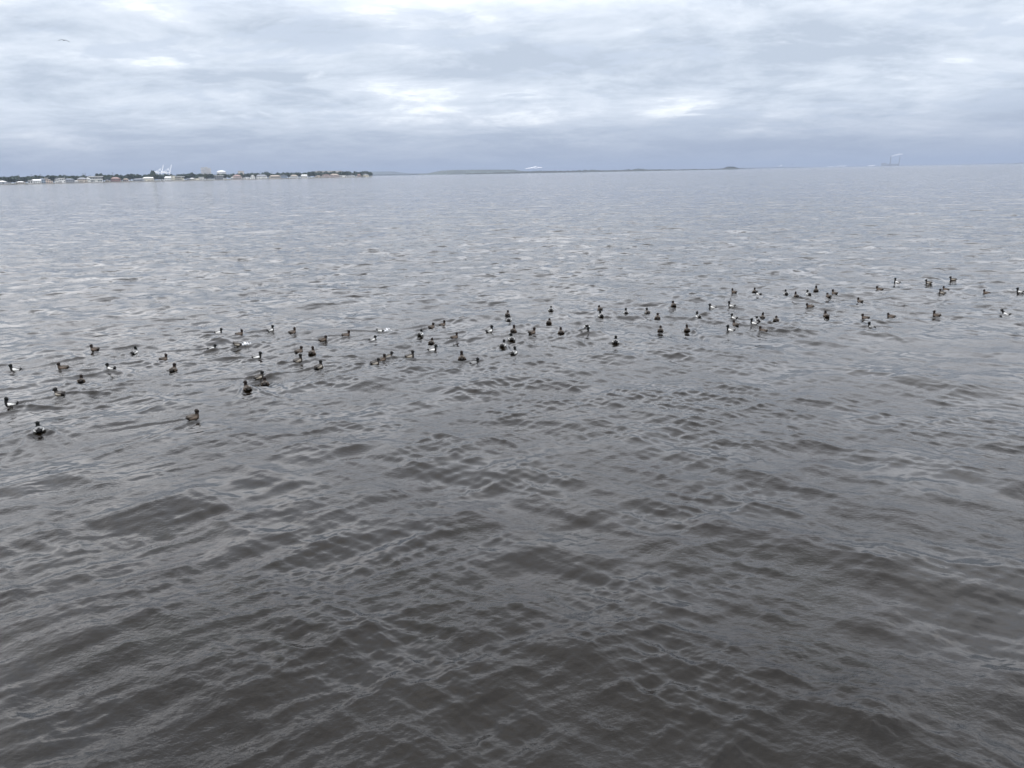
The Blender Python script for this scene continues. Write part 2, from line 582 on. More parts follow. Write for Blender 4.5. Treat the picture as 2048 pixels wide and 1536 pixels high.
att.data.foreach_set('value', np.repeat(np.sqrt(res_mss), na).astype(np.float32))
wme.update()
wme.validate()

wm = bpy.data.materials.new('bay_water')
wm.use_nodes = True
t = NT(wm.node_tree)
b = wm.node_tree.nodes['Principled BSDF']
geo = t.n('ShaderNodeNewGeometry')
pos = geo.outputs['Position']
rip = t.n('ShaderNodeAttribute', attribute_name='ripple').outputs['Fac']
# wavelets too small for the mesh: a slope field (x, y) from noise of several sizes
slope = None
for (sc, amp, st) in ((2.2, 0.7, (0.6, 1.0, 1.0)), (6.5, 0.6, (0.6, 1.0, 1.0)), (0.7, 0.7, (0.5, 1.0, 1.0)), (0.22, 0.6, (0.4, 1.0, 1.0))):
    c = t.noise(t.vm('MULTIPLY', pos, st), sc, 2, 0.6, 0.2, 'Color')
    c = t.vm('SUBTRACT', c, (0.5, 0.5, 0.5))
    c = t.vm('MULTIPLY', c, (amp, amp, 0))
    slope = c if slope is None else t.vm('ADD', slope, c)
# wind patches and slicks: the ripples are stronger in some places than in others
pat = t.noise(t.vm('MULTIPLY', pos, (0.55, 1.0, 1.0)), 0.055, 5, 0.65, 0.6)
ksl = t.m('MULTIPLY', rip, t.maprange(pat, 0.36, 0.64, 0.4, 2.0))
s = t.vm('SCALE', slope)
t.l(ksl, s.node.inputs['Scale'])
# steep little wave fronts, which face the shore the wind blows to
front = None
for (sc, st, lo, hi, k_) in ((2.6, (0.55, 1.0, 1.0), .53, .64, .27), (1.05, (0.5, 1.0, 1.0), .55, .66, .26), (0.40, (0.5, 1.0, 1.0), .57, .68, .22), (0.13, (0.5, 1.0, 1.0), .60, .70, .12)):
    p_ = t.maprange(t.noise(t.vm('MULTIPLY', pos, st), sc, 4, 0.6, 0.5), lo, hi, 0.0, k_)
    front = p_ if front is None else t.m('ADD', front, p_)
front = t.m('MULTIPLY', front, t.maprange(rip, 0.05, 0.14, 0.0, 1.0))
front = t.m('SUBTRACT', front, t.maprange(rip, 0.03, 0.14, 0.0, 0.035))
s = t.vm('SUBTRACT', s, t.xyz(t.m('MULTIPLY', front, 0.15), front, 0.0))
nrm = t.vm('NORMALIZE', t.vm('ADD', geo.outputs['Normal'], s))
# capillary wrinkles close by
gx = t.noise(pos, 0.45, 3, 0.5)
w1 = t.noise(t.vm('MULTIPLY', pos, (0.7, 1.0, 1.0)), 22.0, 3, 0.55, 0.4)
bump = t.n('ShaderNodeBump')
bump.inputs['Distance'].default_value = 0.02
t.l(t.maprange(gx, 0.35, 0.65, 0.10, 0.55), bump.inputs['Strength'])
t.l(w1, bump.inputs['Height'])
t.l(nrm, bump.inputs['Normal'])
t.l(bump.outputs[0], b.inputs['Normal'])
ro = t.m('ADD', 0.02, t.m('MULTIPLY', rip, 0.38))
t.l(ro, b.inputs['Roughness'])
silt = t.noise(pos, 0.12, 4, 0.6, 0.4)
t.l(t.mix(t.maprange(silt, .35, .65, 0, 1), (.0026, .0018, .0009, 1), (.0042, .003, .0016, 1)), b.inputs['Base Color'])
b.inputs['IOR'].default_value = 1.26
wme.materials.append(wm)
water = link('water', wme)
tag(water, kind='structure')

# ------------------------------------------------------------------ far land
M_land = mat('shore_ground', (.10, .11, .08), 0.9, .3, .01)
M_leaf = mat('foliage', (.030, .046, .030), 0.8, .45, .25)
M_leaf2 = mat('foliage_olive', (.042, .054, .026), 0.8, .4, .25)
M_trunk = mat('bark', (.09, .075, .06), 0.9, .2, 1)
M_forest = mat('forest', (.020, .027, .024), 0.9, .5, .012)
M_mound = mat('grassed_mound', (.048, .058, .046), 0.95, .3, .004)
M_stone = mat('seawall_concrete', (.22, .21, .19), 0.9, .25, .2)
M_wall = {n: mat('wall_' + n, tuple(q * .72 for q in c), .8, .06, .3) for n, c in {
    'white': (.78, .78, .76), 'cream': (.70, .66, .55), 'grey': (.33, .35, .38), 'beige': (.48, .43, .36),
    'pink': (.50, .42, .39), 'brick': (.33, .19, .165), 'blue': (.30, .37, .46), 'peach': (.70, .57, .47)}.items()}
M_roof = {n: mat('roof_' + n, tuple(q * .72 for q in c), .8, .12, .4) for n, c in {
    'white': (.74, .74, .73), 'grey': (.24, .25, .27), 'slate': (.15, .17, .20), 'tile': (.28, .20, .18), 'tan': (.36, .31, .26)}.items()}
M_glass = mat('window_glass', (.045, .055, .065), .15, .2, .5, .5)
M_crane = mat('crane_white', (.78, .78, .78), .5, .05, .1)
M_steel = mat('crane_grey', (.20, .21, .22), .6, .1, .1)
M_conc = mat('plain_concrete', (.36, .36, .35), .85, .1, .05)
M_plume = mat('steam', (.92, .92, .93), 1.0, .03, .05)


def shore_d(px):
    """distance of the near wooded shore at a picture column"""
    return 1850 + max(0, px + 200) * 0.80


# strip of land behind the seawall
top, bot = [], []
land = MB()
cols = list(range(-420, 741, 20)) + [745]
pts = []
for px in cols:
    d = shore_d(px) + 6 * math.sin(px * .05)
    x, y = far_pt(px, d)
    x2, y2 = far_pt(px + 0.06 * (745 - px), d + 520 - 0.0 * px)
    pts.append(((x, y, -1.0), (x, y, 1.3), (x2, y2, 2.5), (x2, y2, -1.0)))
for i in range(len(pts) - 1):
    p, q = pts[i], pts[i + 1]
    land.poly([*p, *q], [(0, 4, 5, 1), (1, 5, 6, 2), (2, 6, 7, 3)])
land.poly(pts[-1], [(0, 3, 2, 1)])
land.poly(pts[0], [(0, 1, 2, 3)])
tag(land.build('shore_land', M_land), kind='structure')
sw = MB()
for i in range(len(cols) - 1):
    p, q = pts[i], pts[i + 1]
    d0 = Vector((p[0][0], p[0][1], 0)).normalized()
    a0, b0 = Vector(p[0]), Vector(q[0])
    o1, o2 = -d0 * 0.2, -d0 * 1.2
    sw.poly([a0 + o2, b0 + o2, b0 + o2 + Vector((0, 0, 2.5)), a0 + o2 + Vector((0, 0, 2.5)),
             a0 + o1, b0 + o1, b0 + o1 + Vector((0, 0, 2.5)), a0 + o1 + Vector((0, 0, 2.5))],
            [(0, 1, 2, 3), (3, 2, 6, 7), (4, 7, 6, 5)])
tag(sw.build('seawall', M_stone), 'low grey seawall along the water below the far houses', 'seawall')

# ---- trees of the far shore


def crown_geo(n, R_, r_):
    """leaf clumps spread through a crown volume: centres on lobes, each clump a tilted quad"""
    V, F = [], []
    lobes = [(r_.uniform(-.6, .6), r_.uniform(-.6, .6), r_.uniform(-.35, .75), r_.uniform(.35, .6)) for _ in range(7)]
    for _ in range(n):
        lx, ly, lz, lr = lobes[r_.randrange(7)]
        while True:
            p = Vector((r_.uniform(-1, 1), r_.uniform(-1, 1), r_.uniform(-1, 1)))
            if p.length < 1:
                break
        p = p.normalized() * (0.55 + .45 * p.length)
        c = Vector(((lx + p.x * lr) * R_, (ly + p.y * lr) * R_, (lz + p.z * lr) * R_ * .75))
        nrm_ = Vector((r_.uniform(-1, 1), r_.uniform(-1, 1), r_.uniform(-.2, 1))).normalized()
        u = nrm_.orthogonal().normalized()
        v = nrm_.cross(u)
        sz = R_ * r_.uniform(.14, .26)
        k = len(V)
        V += [tuple(c + u * sz), tuple(c + v * sz * .8), tuple(c - u * sz), tuple(c - v * sz * .8)]
        F.append((k, k + 1, k + 2, k + 3))
    return V, F


CROWNS = []
for i in range(6):
    mb = MB()
    V, F = crown_geo(300, 1.0, random)
    mb.poly(V, F)
    CROWNS.append(mb.mesh('crown', M_leaf if i % 3 else M_leaf2))
tb = MB()
tb.cone((0, 0, 0), (0.02, 0, 1.0), .07, .035, 7)
for q in range(3):
    a = q * 2.1
    tb.cone((0.01, 0, .62), (.22 * math.cos(a), .22 * math.sin(a), 1.02), .03, .012, 5)
TRUNK = tb.mesh('trunk', M_trunk)


def tree(px, d, h, wdt, label, group, z0=1.4, var=None):
    h, wdt = h * 1.22, wdt * 1.1
    x, y = far_pt(px, d)
    o = empty('tree', (x, y, z0), random.uniform(0, 6))
    tag(o, label, 'tree', group)
    tr = link('trunk', TRUNK, o)
    tr.scale = (h * .55, h * .55, h * .55)
    cr = link('crown', CROWNS[random.randrange(6) if var is None else var], o, (0, 0, h * .62))
    cr.scale = (wdt / 2, wdt / 2, h * .46)
    return o


# woods behind the houses: one mass of leaf clumps
V_all, F_all = [], []
k = 0
base = []
for i in range(5):
    V, F = crown_geo(150, 1.0, random)
    base.append((np.array(V), np.array(F)))
for i in range(760):
    px = random.uniform(-330, 742)
    d = shore_d(px) + random.uniform(42, 190) * (1 if px < 690 else .45)
    hgt = random.uniform(11.5, 19.0)
    if random.random() < .06:
        hgt *= 1.14
    x, y = far_pt(px, d)
    V, F = base[random.randrange(5)]
    wd = random.uniform(5, 9.5)
    a = random.uniform(0, 6.28)
    ca, sa = math.cos(a), math.sin(a)
    P = np.stack([(V[:, 0] * ca - V[:, 1] * sa) * wd + x, (V[:, 0] * sa + V[:, 1] * ca) * wd + y, 1.3 + hgt * .52 + V[:, 2] * hgt * .50], axis=1)
    V_all.append(P)
    F_all.append(F + k)
    k += len(P)
fw = bpy.data.meshes.new('shore_woods')
fw.from_pydata(np.concatenate(V_all).tolist(), [], np.concatenate(F_all).tolist())
fw.materials.append(M_leaf)
fwo = link('shore_woods', fw)
tag(fwo, 'dark green woods rising behind the far waterfront houses', 'woods', kind='stuff')

# ---- houses: (x0, x1, y top, y base, wall, roof colour, roof form, storeys, label)
HOUSES = [
    (-6, 10, 360.5, 366.5, 'grey', 'white', 'hip', 1, 'pale-roofed low grey house at the far left end of the shore'),
    (11, 18, 363.5, 366.5, 'white', 'grey', 'hip', 1, 'small low white house right beside the pale-roofed grey house'),
    (34, 47, 361.5, 366, 'beige', 'white', 'hip', 1, 'low beige house with white roof in front of dark trees'),
    (57, 64, 359.5, 364.5, 'white', 'white', 'flat', 1, 'small white flat-roofed house left of the wide white one'),
    (65, 80, 358, 365, 'white', 'white', 'shed', 2, 'wide white house with sloping white roof beside a blue-grey house'),
    (80, 89, 356.5, 364, 'blue', 'slate', 'hip', 2, 'blue-grey house between a wide white and a peach house'),
    (91, 103, 355.5, 364.5, 'peach', 'white', 'stack', 3, 'peach and white three-level house stepping down to the right'),
    (111, 117, 355, 363, 'white', 'grey', 'gable', 2, 'narrow white gabled house half hidden by trees'),
    (118, 129, 356, 363.6, 'white', 'white', 'flat', 2, 'white two-storey flat-roofed house with dark windows, left of a grey house'),
    (131, 146, 356.5, 363.4, 'grey', 'slate', 'hip', 2, 'dark grey house with slate roof among the trees'),
    (148, 155, 360, 363.2, 'white', 'white', 'hip', 1, 'tiny low white boathouse between two grey houses'),
    (157, 172, 355, 362.8, 'beige', 'grey', 'hip', 2, 'large grey-beige house with long columned front'),
    (173, 180, 354.5, 361.5, 'white', 'white', 'gable', 2, 'narrow white house left of the biggest white house'),
    (182, 203, 353, 362.4, 'white', 'white', 'over', 2, 'biggest white modern house with overhanging roof and columns'),
    (211, 218, 358.5, 361.8, 'beige', 'grey', 'hip', 1, 'tiny beige house left of the red brick house'),
    (223, 239, 354.5, 361.6, 'brick', 'tile', 'hip', 2, 'red brick house with tiled roof on the far shore'),
    (247, 256, 356.5, 361.2, 'pink', 'tan', 'hip', 1, 'small pinkish house right of the red brick house'),
    (268, 286, 356.5, 361, 'grey', 'grey', 'hip', 1, 'long low grey-roofed house below the port cranes at left'),
    (287, 305, 354, 360.6, 'cream', 'white', 'shed', 2, 'cream house under a sweeping white roof'),
    (322, 326, 357.5, 360, 'white', 'white', 'gable', 1, 'tiny white shed below the two white cranes'),
    (330, 341, 353, 359.8, 'white', 'white', 'shed', 2, 'white modern house with slanted roof below the second crane'),
    (341.5, 349.5, 352, 359.5, 'cream', 'white', 'flat', 3, 'tall cream block joined between two pale houses'),
    (350, 367, 353, 359.4, 'cream', 'white', 'over', 2, 'long cream house with dark windows and overhanging flat roof'),
    (374, 379.5, 356.5, 359.2, 'grey', 'grey', 'hip', 1, 'tiny grey house right of the long cream house'),
    (380, 388, 355.5, 359.1, 'cream', 'white', 'hip', 1, 'low pale cream bungalow with hipped white roof'),
    (388.5, 398, 356, 359, 'cream', 'tan', 'flat', 1, 'low cream wing beside the white cube house'),
    (398.5, 407, 354, 358.9, 'white', 'white', 'flat', 2, 'white cube house with a dark front window'),
    (430, 446, 351.5, 358.3, 'grey', 'white', 'over', 2, 'grey and white house with pale flat roof below the dome'),
    (462, 466, 353.5, 357.6, 'white', 'white', 'gable', 1, 'tiny white gabled house left of a pink tiled house'),
    (467, 482, 350, 357.8, 'pink', 'tile', 'hip', 2, 'two-storey pink house with reddish hipped roof, alone among trees'),
    (487, 500, 354, 357.3, 'white', 'grey', 'hip', 1, 'low white house with grey roof right of a pink house'),
    (502, 509, 350, 357, 'white', 'white', 'gable', 2, 'narrow white house close left of a white hip-roofed one'),
    (513, 533, 349.8, 356.8, 'white', 'grey', 'hip', 2, 'wide white two-storey house with grey hipped roof'),
    (539, 560, 350.5, 356.4, 'beige', 'tan', 'hip', 1, 'broad beige house under a large tan roof'),
    (561.5, 574, 349.5, 356.2, 'blue', 'slate', 'gable', 2, 'bluish grey gabled house right of the broad beige one'),
    (581, 595, 349.8, 356, 'white', 'tan', 'hip', 2, 'white house with pinkish tan hipped roof'),
    (602, 614, 349.3, 355.8, 'white', 'white', 'shed', 2, 'bright white house standing alone against dark trees'),
    (631, 641, 351, 355.2, 'beige', 'tan', 'hip', 1, 'low beige house left of the two pink houses'),
    (645, 660, 348, 354.8, 'pink', 'tile', 'gable', 2, 'pink gabled house with terracotta roof toward the point'),
    (661, 677, 347.6, 354.6, 'pink', 'tan', 'hip', 2, 'wide pink house with tan hipped roof toward the point'),
    (677.5, 692, 350.5, 354.2, 'white', 'white', 'flat', 1, 'long low white house right of the wide pink house'),
    (694, 709, 349.5, 354, 'white', 'grey', 'hip', 1, 'white house with long grey roof near the point'),
    (714, 721, 347.8, 353.6, 'pink', 'tile', 'hip', 2, 'small pinkish house next to the last long cream house'),
    (721.5, 737, 347.6, 353.4, 'cream', 'grey', 'hip', 2, 'last long cream house at the tip of the point'),
]


def roof_mesh(form, W, D, H, mt):
    mb = MB()
    o = 0.5
    x0, x1, y0, y1 = -W / 2 - o, W / 2 + o, -D / 2 - o, D / 2 + o
    if form == 'hip':
        r = min(D / 2, W / 2 * .8)
        mb.poly([(x0, y0, 0), (x1, y0, 0), (x1, y1, 0), (x0, y1, 0), (x0 + r, 0, H), (x1 - r, 0, H), (x0, y0, -.25), (x1, y0, -.25), (x1, y1, -.25), (x0, y1, -.25)],
                [(0, 1, 5, 4), (1, 2, 5), (2, 3, 4, 5), (3, 0, 4), (6, 7, 1, 0), (7, 8, 2, 1), (8, 9, 3, 2), (9, 6, 0, 3), (9, 8, 7, 6)])
    elif form == 'gable':
        mb.poly([(x0, y0, 0), (x1, y0, 0), (x1, y1, 0), (x0, y1, 0), (0, y0, H), (0, y1, H)],
                [(0, 1, 4), (1, 2, 5, 4), (2, 3, 5), (3, 0, 4, 5), (3, 2, 1, 0)])
    elif form == 'shed':
        mb.poly([(x0, y0, 0), (x1, y0, 0), (x1, y1, 0), (x0, y1, 0), (x0 + W * .25, 0, H), (x1, 0, H * .8)],
                [(0, 1, 5, 4), (1, 2, 5), (2, 3, 4, 5), (3, 0, 4), (3, 2, 1, 0)])
    else:
        e = 1.6 if form == 'over' else .15
        mb.box(x0 - e, x1 + e, y0 - e, y1 + e, 0, H)
    return mb.mesh('roof', mt)


WIN_CACHE = {}
COLUMN = MB().box(-.25, .25, -.25, .25, 0, 1).mesh('column', M_wall['white'])


def window_mesh(wd, ht):
    key = (round(wd, 1), round(ht, 1))
    if key not in WIN_CACHE:
        mb = MB()
        mb.box(-wd / 2, wd / 2, -.06, .05, 0, ht)
        WIN_CACHE[key] = mb.mesh('window', M_glass)
    return WIN_CACHE[key]


for (x0, x1, yt, yb, wc, rc, form, st, lab) in HOUSES:
    px = (x0 + x1) / 2
    d = shore_d(px) + 14 + (9 if yb < horizon_y(px) + 3 else 0)
    d += random.uniform(0, 8)
    xa, ya = far_pt(px, d)
    W = (x1 - x0) * d / FPX * .97
    Dp = max(8.0, min(14.0, W * .7))
    zt = far_z(px, yt, d)
    zb = 1.25
    H = max(4.2, zt - zb)
    rh = {'hip': .30, 'gable': .36, 'shed': .30, 'flat': .07, 'over': .09, 'stack': .08}[form] * H
    a = far_az(px)
    o = empty('house', (xa, ya, zb), -a + random.uniform(-.12, .12))
    tag(o, lab, 'house', 'houses along the far shore')
    wh = H - rh
    mb = MB()
    if form == 'stack':
        mb.box(-W / 2, W / 2, -Dp / 2, Dp / 2, 0, wh * .4)
        mb.box(-W / 2, W * .25, -Dp / 2 + 1, Dp / 2, wh * .4, wh * .72)
        mb.box(-W / 2, 0, -Dp / 2 + 2, Dp / 2, wh * .72, wh)
        mb.build('wall', M_wall[wc], o)
        for (xx0, xx1, zz_) in ((-W / 2 - .3, .3, wh), (0.3, W * .25 + .3, wh * .72), (W * .25 + .3, W / 2 + .3, wh * .4)):
            MB().box(xx0, xx1, -Dp / 2 - .6, Dp / 2 + .3, zz_ + .01, zz_ + .8).build('roof', M_roof[rc], o)
    else:
        ins = 0.0 if form != 'over' else 1.6
        mb.box(-W / 2 + ins, W / 2 - ins, -Dp / 2 + ins, Dp / 2, 0, wh)
        if form == 'over':
            mb.box(-W / 2, W / 2, -Dp / 2, Dp / 2 + .3, wh * .46, wh * .53)
        mb.build('wall', M_wall[wc], o)
        rf = link('roof', roof_mesh(form, W, Dp, rh, M_roof[rc]), o, (0, 0, wh + .01))
        if random.random() < .3 and form in ('hip', 'gable'):
            MB().box(-.5, .5, -.5, .5, rh * .3, rh * 1.15).build('chimney', M_wall['beige'], rf, (W * .2, .5, 0))
    front = -Dp / 2 + (1.6 if form == 'over' else 0)
    nw = max(2, int(W / 3.6))
    fh = wh / st
    for s_ in range(st):
        for q in range(nw):
            if form == 'stack':
                if s_ >= 1 and q >= nw * (.7 if s_ == 1 else .5):
                    continue
                fr = -Dp / 2 + s_
            else:
                fr = front
            if random.random() < .12:
                continue
            ww = min(2.4, W / nw * .62)
            wx = (-W / 2 + (q + .5) * W / nw) * (.9 if form == 'over' else .95)
            link('window', window_mesh(ww, fh * .52), o, (wx, fr - .04, s_ * fh + fh * .22))
    if form == 'over':
        for q in range(5):
            c_ = link('column', COLUMN, o, (-W / 2 + .6 + q * (W - 1.2) / 4, -Dp / 2 + .3, 0))
            c_.scale = (1, 1, wh)
        for ch in list(o.children):
            pass

# individual trees that stand out among the houses: (column, height m, width m, set back, label)
TREES = [
    (21, 12, 15, 20, 'broad rounded dark tree at the left end of the shore'),
    (29, 9, 9, 16, 'small dark tree left of the low beige house'),
    (51, 12, 13, 20, 'rounded tree right of the low beige house'),
    (74, 14, 11, 34, 'tall tree behind the wide white sloping-roofed house'),
    (106, 13.5, 14, 30, 'bushy tree right of the peach three-level house'),
    (98, 14.5, 13, 34, 'high crowned tree behind the peach three-level house'),
    (138, 11, 10, 30, 'dark tree behind the dark grey house'),
    (152, 11, 10, 26, 'dark tree above the tiny low white boathouse'),
    (200, 17, 13, 40, 'tallest tree crown, behind the biggest white modern house'),
    (207, 12, 11, 18, 'dark tree right of the biggest white modern house'),
    (219, 11, 9, 20, 'tree left of the red brick house'),
    (236, 15, 12, 34, 'dense tree behind the red brick house'),
    (243, 12, 11, 18, 'dark tree right of the red brick house'),
    (261, 15, 15, 26, 'wide dark tree right of the small pinkish house'),
    (279, 14, 13, 34, 'dark tree behind the long low grey-roofed house'),
    (310, 15, 16, 24, 'wide dark tree right of the sweeping white roof'),
    (307, 21, 14, 40, 'high dark tree top just left of the first white crane'),
    (318, 12, 10, 18, 'dark tree left of the tiny white shed'),
    (371, 14, 12, 24, 'rounded tree right of the long cream house'),
    (385, 16, 14, 36, 'high tree behind the pale cream bungalow'),
    (413, 14, 14, 22, 'dark tree right of the white cube house'),
    (422, 13, 13, 20, 'dark tree left of the grey and white flat-roofed house'),
    (452, 13, 13, 20, 'dark tree below the white dome'),
    (484, 13, 12, 24, 'rounded tree right of the two-storey pink house'),
    (510, 12, 9, 22, 'tree between the narrow and the wide white houses'),
    (536, 12, 11, 20, 'tree left of the broad beige house'),
    (577, 13, 10, 22, 'tree between the bluish grey and a white house'),
    (598, 13, 10, 20, 'dark tree left of the bright white lone house'),
    (620, 15, 17, 20, 'broad dark tree right of the bright white lone house'),
    (628, 15.5, 15, 26, 'dome-shaped tree behind the low beige house by the pink ones'),
    (642.5, 15, 9, 20, 'dark tree left of the pink gabled house'),
    (668, 15, 15, 30, 'rounded tree behind the wide pink house'),
    (684, 15, 14, 30, 'dense tree behind the long low white house'),
    (711, 9, 9, 14, 'light green tree left of the last houses on the point'),
    (736, 13, 9, 18, 'dark tree at the end of the last cream house'),
    (742, 6.5, 10, 6, 'low bush on the very tip of the point'),
]
for (px, h, wd, back, lab) in TREES:
    tree(px, shore_d(px) + 6 + back, h, wd, lab, 'trees among the far houses')
pm = MB()
for i in range(11):
    a = i * 2 * math.pi / 11
    c_, s_ = math.cos(a), math.sin(a)
    prof = [(0, 0, .10), (.9, .55, .30), (1.8, .45, .28), (2.5, -.35, .05)]
    vs_ = []
    for (r_, z_, w_) in prof:
        vs_ += [(r_ * c_ - w_ * s_, r_ * s_ + w_ * c_, z_ - .1), (r_ * c_, r_ * s_, z_), (r_ * c_ + w_ * s_, r_ * s_ - w_ * c_, z_ - .1)]
    fs = []
    for q in range(3):
        fs += [(q * 3, q * 3 + 1, q * 3 + 4, q * 3 + 3), (q * 3 + 1, q * 3 + 2, q * 3 + 5, q * 3 + 4)]
    pm.poly(vs_, fs)
FROND = pm.mesh('crown', M_leaf)
ptk = MB()
ptk.cone((0, 0, 0), (.1, .05, 1), .025, .016, 7)
PTR = ptk.mesh('trunk', M_trunk)
PALMS = [(39, 15.5, 'palm standing above the low beige house with white roof'), (67, 16, 'palm above the left end of the wide white house'),
         (82, 16.5, 'palm rising over the blue-grey house'), (166, 17, 'palm above the large grey-beige columned house'),
         (172.5, 18, 'slightly taller palm above the gap left of the biggest white house'), (228, 18.5, 'palm over the red brick house'),
         (521, 17, 'palm behind the wide white hip-roofed house'), (546, 16, 'palm behind the broad beige house')]
for (px, h, lab) in PALMS:
    x, y = far_pt(px, shore_d(px) + 40)
    o = empty('palm_tree', (x, y, 1.4), random.uniform(0, 6))
    tag(o, lab, 'palm', 'palms above the far shore')
    h *= 1.2
    q = link('trunk', PTR, o)
    q.scale = (h, h, h)
    q = link('crown', FROND, o, (.1 * h, .05 * h, h))
    q.scale = (.85, .85, .85)

# ---- port behind the point


def gantry_crane(px, d, lab):
    x, y = far_pt(px, d)
    o = empty('port_crane', (x, y, 2.0), -far_az(px) + .18)
    tag(o, lab, 'crane', 'white port cranes behind the trees')
    for (lx, ly) in ((2, -9), (2, 9), (22, -9), (22, 9)):
        MB().box(lx - 1.1, lx + 1.1, ly - 1.1, ly + 1.1, 0, 38).build('leg', M_crane, o)
    mb = MB()
    for ly in (-9, 9):
        mb.box(3.2, 20.8, ly - 1, ly + 1, 13, 15.5)
    for lx in (2, 22):
        mb.box(lx - 1, lx + 1, -7.8, 7.8, 34, 37)
    mb.build('cross_beam', M_crane, o)
    MB().box(-20, 24, -3, 3, 38.1, 41.5).build('girder', M_crane, o)
    MB().box(-14, 0, -4, 4, 41.6, 47).build('machinery_house', M_crane, o)
    mb = MB()
    mb.bar((22, -7, 41.5), (17, 0, 62), .9)
    mb.bar((22, 7, 41.5), (17, 0, 62), .9)
    mb.bar((2, 0, 41.5), (17, 0, 62), .8)
    mb.build('apex_frame', M_crane, o)
    mb = MB()
    a = math.radians(74)
    tip = (24 + 44 * math.cos(a), 0, 41 + 44 * math.sin(a))
    mb.bar((24, -2, 41), (tip[0], -1.5, tip[2]), 1.0)
    mb.bar((24, 2, 41), (tip[0], 1.5, tip[2]), 1.0)
    mb.build('boom', M_crane, o)
    mb = MB()
    mb.bar((17, 0, 62), (-19, 0, 42), .55)
    mb.bar((17, 0, 62), (tip[0] - 4, 0, tip[2] - 14), .45)
    mb.build('stay', M_crane, o)


gantry_crane(317, 5000, 'left white port crane with raised boom above the trees')
gantry_crane(333, 5000, 'right white port crane with raised boom above the trees')


def lattice_crane(px, d, h, lean, lab):
    x, y = far_pt(px, d)
    o = empty('tower_crane', (x, y, 2), -far_az(px))
    tag(o, lab, 'crane', 'thin grey cranes behind the trees')
    b_ = MB()
    b_.bar((0, 0, 0), (0, 0, h * .5), 1.0)
    b_.build('mast', M_steel, o)
    b_ = MB()
    b_.bar((0, 0, h * .45), (lean, 0, h), .8)
    b_.build('jib', M_steel, o)
    MB().box(-3, 3, -2, 2, h * .38, h * .46).build('cab', M_steel, o)


lattice_crane(397, 4600, 48, -22, 'thin grey crane with jib leaning left, left of the grey tower block')
lattice_crane(412, 4500, 47, -14, 'thin grey crane standing against the grey tower block')
lattice_crane(424, 4600, 36, 10 - 22, 'short thin crane right of the grey tower block')


def block(name, px0, px1, ytop, d, m, lab, cat, depth=40, extra=None):
    px = (px0 + px1) / 2
    x, y = far_pt(px, d)
    W = (px1 - px0) * d / FPX
    H = far_z(px, ytop, d) - 1.5
    o = empty(name, (x, y, 1.5), -far_az(px))
    tag(o, lab, cat)
    MB().box(-W / 2, W / 2, -depth / 2, depth / 2, 0, H).build('wall', m, o)
    MB().box(-W / 2 - .8, W / 2 + .8, -depth / 2 - .8, depth / 2 + .8, H + .01, H + 1.2).build('roof', M_conc, o)
    return o, W, H


o, W, H = block('silo_block', 404.5, 411, 339.5, 4800, M_conc, 'grey storage tower block behind the trees', 'building')
for q in range(3):
    MB().box(-W / 2 - .5, W / 2 + .5, -20.6, -20.1, H * (.3 + .22 * q), H * (.3 + .22 * q) + 1.5).build('ledge', M_steel, o)
o, W, H = block('silo_block', 413, 423, 340.5, 4850, M_conc, 'wider grey block right of the storage tower', 'building')
MB().box(-W / 2, 0, -8, 8, H + 1.25, H + 7).build('rooftop_house', M_conc, o)
o, W, H = block('warehouse', 478, 488, 345.2, 4800, M_wall['beige'], 'pale greenish flat building above the trees', 'building')
o, W, H = block('warehouse', 633, 682, 344.4, 5200, M_wall['beige'], 'long pale warehouse roof line behind the pink houses', 'building')
# white dome
x, y = far_pt(444, 4700)
o = empty('dome', (x, y, 1.5))
tag(o, 'white storage dome rising above the trees', 'dome')
mb = MB()
Hd = far_z(444, 344, 4700) - 1.5
Rd = 8 * 4700 / FPX
nseg, nring = 24, 7
vs_ = []
for i in range(nring + 1):
    t_ = i / nring * math.pi / 2
    for j in range(nseg):
        vs_.append((Rd * math.cos(t_) * math.cos(2 * math.pi * j / nseg), Rd * math.cos(t_) * math.sin(2 * math.pi * j / nseg), Hd - 10 + 10 * math.sin(t_)))
fs = [(i * nseg + j, i * nseg + (j + 1) % nseg, (i + 1) * nseg + (j + 1) % nseg, (i + 1) * nseg + j) for i in range(nring) for j in range(nseg)]
mb.poly(vs_, fs)
mb.build('shell', M_roof['white'], o, smooth=True)
MB().cone((0, 0, 0), (0, 0, Hd - 10.05), Rd * .99, Rd * .99, 24).build('wall', M_conc, o)

# ------------------------------------------------------------------ far coast


